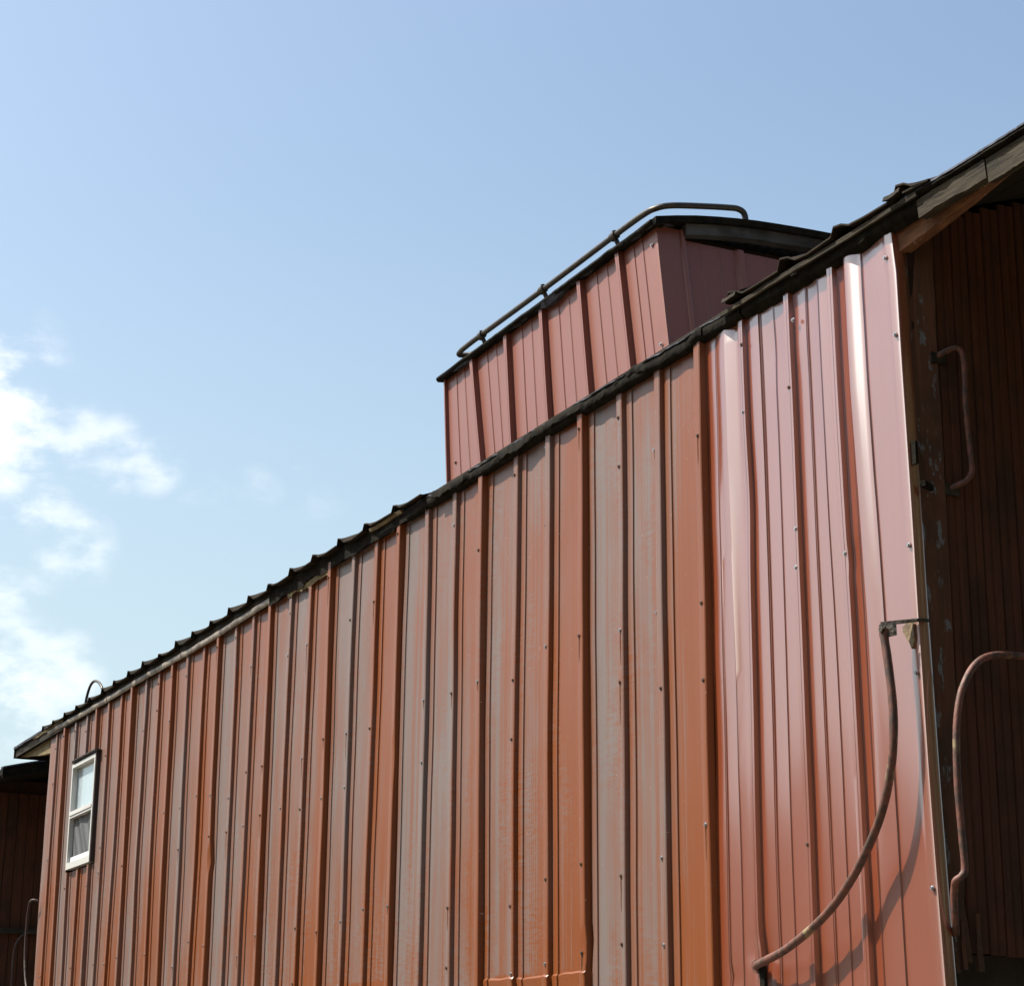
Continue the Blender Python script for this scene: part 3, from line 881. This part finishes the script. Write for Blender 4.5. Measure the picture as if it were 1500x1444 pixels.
# soffit boards under the near overhang
for i in range(22):
    y0 = .05 + i * .13
    if y0 + .125 > W - .05: break
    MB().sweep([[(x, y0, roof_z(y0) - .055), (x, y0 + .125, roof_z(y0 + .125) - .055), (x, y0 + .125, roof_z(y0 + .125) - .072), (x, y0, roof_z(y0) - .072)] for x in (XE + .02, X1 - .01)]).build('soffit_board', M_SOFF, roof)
MB().sweep([[(x, y, roof_z(y) - .052) for y in ys] + [(x, y, roof_z(y) - .20) for y in reversed(ys)] for x in (X1 - .008, X1 + .02)]).build('end_fascia', M_GREY, roof)

# ---- cupola
YC, CX0, CX1 = .12, -2.52, -.47
CW1 = W - YC
cup = MB().box(CX0 + .03, CX1 - .12, YC + .045, CW1 - .03, 4.15, 4.84).build('cupola', M_CORE, cab)
cup['label'] = 'red sheet-clad cupola rising through the roof'
crt = [-2.521, -2.196, -1.836, -1.484, -1.130, -.797, -.535]
crb = [-2.475, -2.089, -1.773, -1.417, -1.053, -.704, -.451]


def cux(j):
    return lambda z: lerp(crb[j], crt[j], (z - 4.31) / .51)


def cupola_sheet(j0, j1, first):
    cols = []
    for j in range(j0, j1):
        c = new_pan(cux(j), cux(j + 1), .026)
        if j + 1 == 6: c = c[:11] + [(F(cux(6), -.02), .002, 0), (F(cux(6), -.005), .002, 0), (F(cux(6), -.001), .0, 0), (F(cux(6), .002), -.012, 0)]
        # keep only two plain folds in each cupola pan
        del c[2:4]
        cols += c
    b = MB()
    if first: cols = [(F(cux(0), -.012), -.03, 0), (F(cux(0), -.010), .018, 0), (F(cux(0), -.002), .017, 0), (F(cux(0), .001), .001, 0)] + cols
    zs = [lerp(4.16, 4.832, i / 12) for i in range(13)]
    n = len(cols)
    for z in zs:
        for fx, out, uu in cols:
            x = fx(z)
            b.uv[len(b.v)] = (x, z)
            b.v.append((x, YC - out + .004 * nz(x * 2.1, z * 1.4, 8) + dentc(x, z), z))
    for i in range(len(zs) - 1):
        for j in range(n - 1):
            a = i * n + j
            b.f.append((a, a + 1, a + n + 1, a + n))
    return b.build('siding_sheet', M_CUP, cup, smooth=True, angle=28)


def dentc(x, z):
    return sum(a * math.exp(-((x - dx) / .03) ** 2 - ((z - dz) / .03) ** 2) for dx, dz, a in ((-.50, 4.34, .006), (-.55, 4.76, .004)))


s1 = cupola_sheet(0, 3, True)
s2 = cupola_sheet(3, 6, False)
screws(s2, [(-.505, YC - .003, 4.335, 0), (-.565, YC - .003, 4.765, 0)])
screws(s1, [(-2.41, YC - .004, 4.385, 1)])
# cupola end: folded corner flashing and dark sheets between ribs
fz = lambda d: (lambda z: cux(6)(z) + d)
b = MB()
cc = [(.0025, YC - .001), (.0035, YC + .05), (.003, YC + .100), (.010, YC + .104), (.0125, YC + .112), (.010, YC + .120), (-.006, YC + .123)]
b.sweep([[(fz(d)(z), y, z) for d, y in cc] for z in (4.16, 4.4, 4.6, 4.838)], closed=False)
b.build('corner_flashing', M_CUP, cup, smooth=True, angle=30)
yy = YC + .115
j = 0
while yy < CW1 - .05:
    y2 = min(yy + .31, CW1 - .02)
    pr = [(yy, 0), (yy + .075, .0005), (yy + .079, .004), (yy + .085, 0), (yy + .16, .0005), (yy + .164, .004), (yy + .17, 0), (yy + .235, 0), (yy + .248, .018), (yy + .272, .018), (yy + .285, 0), (yy + .31, 0)]
    b = MB().sweep([[(fz(-.008 + d)(z), min(y, y2), z) for y, d in pr] for z in (4.16, 4.5, 4.80)], closed=False)
    b.build('siding_sheet', M_CUP, cup, smooth=True, angle=25)
    yy += .31; j += 1
MB().box(CX0 - .035, CX0 - .012, YC + .03, CW1 - .02, 4.15, 4.9).build('cupola_far_end', M_CUP, cup)
MB().box(CX0, CX1 - .01, CW1 - .029, CW1 - .002, 4.15, 4.84).build('cupola_rear_side', M_CUP, cup)


def cz(y, base=4.845, rise=.09):
    t = (y - W / 2) / (W / 2 - YC + .03)
    return base + rise * (1 - abs(t) ** 4)


cys = [YC - .03 + (CW1 - YC + .06) * i / 24 for i in range(25)]
b = MB()
secs = []
for i in range(60):
    x = lerp(CX0 - .055, CX1 - .035, i / 59)
    e = .010 * nz(x * 3.3, 7.7) + .004 * nz(x * 13, 2.1) - .018 * math.exp(-((x + 1.40) / .09) ** 2)
    secs.append([(x, y + (e * .8 if k == 0 else 0), cz(y) + (e if k < 2 else e * .3)) for k, y in enumerate(cys)] + [(x, y, cz(y) - .018 + (e * 1.2 if y < YC + .1 else 0)) for y in reversed(cys)])
b.sweep(secs)
croof = b.build('cupola_roof', M_FELT, cup, smooth=True, angle=40)
edge_strip('cupola_eave', CX0 - .05, CX1 - .04, 60, [(YC - .034, 4.823, .9), (YC - .043, 4.834, .8), (YC - .041, 4.844, .6), (YC + .02, 4.852, .2), (YC + .02, 4.828, .3)], M_TAR, cup, jb=.007, jy=.006, fz=5, seed=71)
# curved end boards of the cupola roof
def arch_board(x0, x1, y0, y1, top, bot, mat, name, nyy=30):
    S_ = []
    for i in range(nyy + 1):
        y = lerp(y0, y1, i / nyy); e = .003 * nz(y * 8, 3.1 + top)
        S_.append([(x0, y, cz(y) + bot + e), (x1, y, cz(y) + bot + e), (x1 + e, y, cz(y) + top), (x0, y, cz(y) + top)])
    return MB().sweep(S_).build(name, mat, cup, smooth=True, angle=40)
XCE = -.535
arch_board(XCE - .03, XCE + .045, YC - .028, CW1 + .03, .008, -.020, M_TAR, 'cupola_end_roll')
arch_board(XCE - .02, XCE + .028, YC + .118, CW1 - .12, -.0215, -.066, mat_wood('weathered_black_board', (0.045, 0.042, 0.040), (0.02, 0.019, 0.018), (0.09, 0.09, 0.09), (40, 6, 40)), 'cupola_end_board')
# pipe rail round the cupola roof
rl = [(-2.21, YC + .13, 4.90), (-2.33, YC + .06, 4.905), (-2.385, YC + .0, 4.905), (-2.36, YC - .012, 4.912), (-2.25, YC - .015, 4.914), (-2.117, YC - .015, 4.914), (-1.491, YC - .015, 4.910), (-.86, YC - .015, 4.912), (-.62, YC - .012, 4.912),
      (-.545, YC + .005, 4.914), (-.515, YC + .06, 4.925), (-.51, YC + .2, 4.948), (-.51, YC + .32, 4.966), (-.51, YC + .362, 4.968), (-.51, YC + .388, 4.952), (-.51, YC + .395, 4.90)]
rail = MB().tube(rl, .0125, 10, 5).build('roof_hand_rail', M_IRON, cup, smooth=True, angle=60)
rail['label'] = 'bent black pipe rail round the cupola roof'
for x in (-2.117, -1.491, -.848):
    b = MB().tube([(x + .012, YC + .03, 4.84), (x + .006, YC + .005, 4.865), (x, YC - .012, 4.905), (x - .002, YC - .016, 4.932)], .0105, 8, 3)
    b.box(x - .006, x + .034, YC - .012, YC + .05, 4.848, 4.862)
    b.tube([(x - .018, YC - .016, 4.909), (x + .018, YC - .016, 4.911)], .0185, 10, 1)
    b.build('rail_bracket', M_IRON, cup, smooth=True, angle=40)

# ---- window at the far end of the side
wx0, wx1, wz0, wz1 = -8.775, -8.125, 3.085, 3.83
fw = .025
wf = MB()
for (a, c, d, e) in ((wx0, wx0 + fw, wz0, wz1), (wx1 - fw, wx1, wz0, wz1), (wx0 + fw, wx1 - fw, wz0, wz0 + .046), (wx0 + fw, wx1 - fw, wz1 - fw, wz1), (wx0 + fw, wx1 - fw, 3.445, 3.492)):
    wf.box(a, c, -.034, .015, d, e)
wf.box(wx0 + fw, wx1 - fw, -.040, -.0342, 3.462, 3.480)
win = wf.build('window', M_WHITE, cab)
win['label'] = 'narrow white-framed sash window'
t = MB()
t.box(wx1 + .0005, wx1 + .016, -.030, .012, wz0 - .0, wz1 + .012)
t.build('side_shade_strip', M_WDARK, win)  # dark strip painting the shade on the frame's right side
MB().box(wx0 + fw, wx1 - fw, .002, .006, 3.492, wz1 - fw).build('pane', M_GLASS, win)
MB().box(wx0 + fw, wx1 - fw, 0.0085, .014, 3.46, wz1 - .01).build('pane_sky_board', M_WPALE, win)  # pale board, its colour stands for sky reflected in the upper pane
b = MB()
gx = [lerp(wx0 + fw, wx1 - fw, i / 14) for i in range(15)]
gz = [lerp(wz0 + .05, 3.445, i / 14) for i in range(15)]
for z in gz:
    for x in gx: b.v.append((x, .000 + .006 * math.sin((x + z) * 26) * math.sin((x - gx[0]) / (gx[-1] - gx[0]) * math.pi), z))
for i in range(14):
    for j in range(14): b.f.append((i * 15 + j, i * 15 + j + 1, i * 15 + j + 16, i * 15 + j + 15))
b.build('insect_screen', M_SCREEN, win, smooth=True)
MB().box(wx0 + fw, wx1 - fw, .012, .02, wz0 + .05, 3.445).build('pane', M_WDARK, win)
MB().box(wx0 + fw + .004, wx1 - fw - .004, -.012, -.008, wz0 + .05, wz0 + .085).build('screen_rail', M_WPALE, win)
h = MB()
h.sweep([[(x, -.050 if 0 < i < 3 else -.02, z + .012), (x, .02, z), (x, .02, z + .006), (x, -.050 if 0 < i < 3 else -.02, z + .018)] for i, (x, z) in enumerate(((-8.86, 3.845), (-8.72, 3.838), (-8.09, 3.835), (-8.075, 3.835)))])
h.build('window_hood', M_WDARK, win)

# ---- hand rails and grab irons
sr = [(1.098, -.072, 2.898), (1.094, -.074, 2.872), (1.100, -.072, 2.815), (1.112, -.070, 2.70), (1.112, -.070, 2.594), (1.088, -.070, 2.48), (1.030, -.070, 2.36), (.93, -.070, 2.245), (.815, -.070, 2.152), (.685, -.069, 2.082), (.52, -.066, 2.022), (.40, -.060, 1.996), (.325, -.048, 1.985), (.300, -.034, 1.982)]
hr = MB().tube(sr, .0128, 12, 6, .06).build('side_hand_rail', M_PIPE, cab, smooth=True, angle=70)
hr['label'] = 'long curved rusty hand rail beside the near corner'
b = MB()
b.sweep([[(1.190, .02, z), (1.176, -.018, z), (1.120, -.060, z), (1.088, -.082, z), (1.080, -.070, z), (1.112, -.046, z), (1.166, -.010, z), (1.180, .02, z)] for z in (2.909, 2.917)])
b.sweep([[(1.132, -.058, z), (1.126, -.064, z), (1.086, -.086, z), (1.080, -.072, z), (1.086, -.066, z)] for z in (2.872, 2.9085)])
b.build('rail_bracket', M_BRKT, hr)
MB().tube([(1.098, -.090, 2.893), (1.098, -.066, 2.893)], .010, 6, 1).build('bracket_bolt', M_BRKT, hr)
MB().sweep([[(.318 + s * .010, -.038 + .006 * s, 1.982 - s * .30), (.345 + s * .010, -.038 + .006 * s, 1.982 - s * .30), (.345 + s * .010, -.026 + .006 * s, 1.982 - s * .30), (.318 + s * .010, -.026 + .006 * s, 1.982 - s * .30)] for s in (0, .3, .65, 1)]).build('rail_strap', M_TAR, hr)
MB().tube([(.300, -.0345, 1.982), (.296, -.02, 1.982)], .022, 10, 1).build('rail_foot', M_PIPE, hr)
# end-wall grab iron
gi = [(1.158, .108, 3.738), (1.175, .125, 3.752), (1.198, .155, 3.765), (1.208, .172, 3.750), (1.208, .178, 3.70), (1.206, .176, 3.573), (1.207, .184, 3.42), (1.206, .184, 3.375), (1.196, .170, 3.350), (1.172, .146, 3.336), (1.158, .130, 3.328)]
g1 = MB().tube(gi, .0088, 10, 5, .12).build('grab_iron', M_PIPE, cab, smooth=True, angle=70)
g1['label'] = 'short dark vertical grab iron on the end wall'
for (yy_, zz_) in ((.112, 3.736), (.134, 3.326)):
    MB().box(1.160, 1.170, yy_ - .022, yy_ + .03, zz_ - .018, zz_ + .016).build('grab_foot', M_BRKT, g1)
# bent platform rail in front of the end wall
XP = 1.29
pl = [(1.20, .62, 2.80), (1.24, .40, 2.815), (XP, .25, 2.812), (XP, .150, 2.803), (XP, .090, 2.770), (XP, .046, 2.708), (XP, .026, 2.652), (XP, .013, 2.575), (XP, .008, 2.443), (XP, .012, 2.318), (XP, .017, 2.205), (XP - .004, .010, 2.178), (XP - .02, .000, 2.165), (XP - .035, .006, 2.148), (XP - .045, .010, 2.12), (XP - .06, .022, 2.06), (XP - .09, .045, 2.03)]
plr = MB().tube(pl, .0108, 10, 5, .06).build('platform_rail', M_PIPE, cab, smooth=True, angle=70)
plr['label'] = 'thin bent red pipe rail in front of the end wall'
# the same rails at the far end
fr = [(CORNER_FAR + .04, -.03, 2.932), (-9.60, -.06, 2.94), (-9.655, -.07, 2.925), (-9.695, -.07, 2.86), (-9.71, -.07, 2.73), (-9.70, -.07, 2.58), (-9.66, -.07, 2.44), (-9.58, -.07, 2.32), (-9.45, -.07, 2.22), (-9.2, -.065, 2.12), (-8.95, -.04, 2.08)]
MB().tube(fr, .0085, 8, 5).build('side_hand_rail', M_PIPE2, cab, smooth=True, angle=70)
# hoop on the far end of the roof
hp = [(-8.86, .05, 4.25), (-8.835, .05, 4.33), (-8.755, .05, 4.405), (-8.65, .05, 4.428), (-8.53, .05, 4.405), (-8.43, .05, 4.36), (-8.37, .05, 4.31), (-8.35, .05, 4.25)]
ho = MB().tube(hp, .010, 8, 5).build('roof_hoop', M_IRON, cab, smooth=True, angle=70)
ho['label'] = 'small bent hoop handle on the far end of the roof'


def truck(parent, xc):
    f = MB()
    for s in (-1, 1):
        yb = 1.47 + s * .98
        f.box(xc - 1.05, xc + 1.05, yb - .06, yb + .06, 1.14, 1.30)
        f.box(xc - .25, xc + .25, yb - .07, yb + .07, 0.98, 1.138)
        for a in (-.84, .84): f.box(xc + a - .14, xc + a + .14, yb - .09, yb + .09, 1.14, 1.34)
    f.box(xc - .2, xc + .2, .55, 2.39, 1.305, 1.418)
    t = f.build('truck', M_STEEL, parent)
    for a in (-.84, .84):
        for s in (-1, 1):
            yw = 1.47 + s * .76; n = 28
            secs = [[(xc + a + r * math.cos(k * math.tau / n), yw + s * d, RAIL_TOP + .42 + r * math.sin(k * math.tau / n)) for k in range(n)] for r, d in ((.06, .07), (.12, .03), (.36, .03), (.42, .06), (.42, -.05), (.445, -.055), (.445, -.08), (.12, -.07), (.06, -.12))]
            MB().sweep(secs).build('wheel', M_STEEL, t, smooth=True)


truck(cab, -.8)
truck(cab, -7.6)

# ------------------------------------------------------------------ the second caboose behind, only its shaded end shows
c2 = thing('caboose', 'dark brown caboose behind the clad one, only its shaded end showing at left', 'caboose', (-17, 1.47, RAIL_TOP))
XB = -12.05
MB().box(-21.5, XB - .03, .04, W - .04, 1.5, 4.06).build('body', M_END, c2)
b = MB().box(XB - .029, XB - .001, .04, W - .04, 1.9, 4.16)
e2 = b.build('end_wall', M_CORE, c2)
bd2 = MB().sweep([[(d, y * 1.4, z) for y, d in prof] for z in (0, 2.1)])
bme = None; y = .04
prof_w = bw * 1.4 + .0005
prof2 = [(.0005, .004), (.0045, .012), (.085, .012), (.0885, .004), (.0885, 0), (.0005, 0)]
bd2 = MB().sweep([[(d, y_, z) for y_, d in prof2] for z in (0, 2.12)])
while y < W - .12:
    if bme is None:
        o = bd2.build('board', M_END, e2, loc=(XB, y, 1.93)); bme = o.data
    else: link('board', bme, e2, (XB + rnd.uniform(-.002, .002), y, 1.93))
    y += .0892
b = MB()
b.sweep([[(x, y, roof_z(y, 4.130, .20)) for y in ys] + [(x, y, roof_z(y, 4.130, .20) - .05) for y in reversed(ys)] for x in (-22.6, -11.20)])
r2 = b.build('roof', M_TAR, c2, smooth=True)
MB().sweep([[(x, y, roof_z(y, 4.130, .20) - .002) for y in ys] + [(x, y, roof_z(y, 4.052, .17)) for y in reversed(ys)] for x in (-11.199, -11.175)]).build('end_fascia', M_TAR, r2)
MB().sweep([[(-11.26, y, roof_z(y, 4.15, .2)) for y in ys] + [(-11.26, y, roof_z(y, 4.131, .2)) for y in reversed(ys)], [(-11.165, y, roof_z(y, 4.145, .2)) for y in ys] + [(-11.165, y, roof_z(y, 4.131, .2)) for y in reversed(ys)]]).build('roof_roll', M_FELT, r2)
MB().box(XB + .0125, XB + .06, .1, W - .1, 2.86, 2.905).build('end_beam', M_BRKT, c2)
pr2 = [(XB + .20, .62, 2.872), (XB + .2, .50, 2.868), (XB + .2, .425, 2.856), (XB + .2, .365, 2.82), (XB + .2, .325, 2.735), (XB + .2, .318, 2.60), (XB + .2, .322, 2.30), (XB + .2, .33, 2.0)]
p2 = MB().tube(pr2, .0085, 8, 5).build('platform_rail', M_PIPE2, c2, smooth=True, angle=70)
MB().box(-21.3, XB - .1, 1.2, 1.74, 1.40, 1.499).build('centre_sill', M_STEEL, c2)
truck(c2, -13.6)
truck(c2, -19.8)
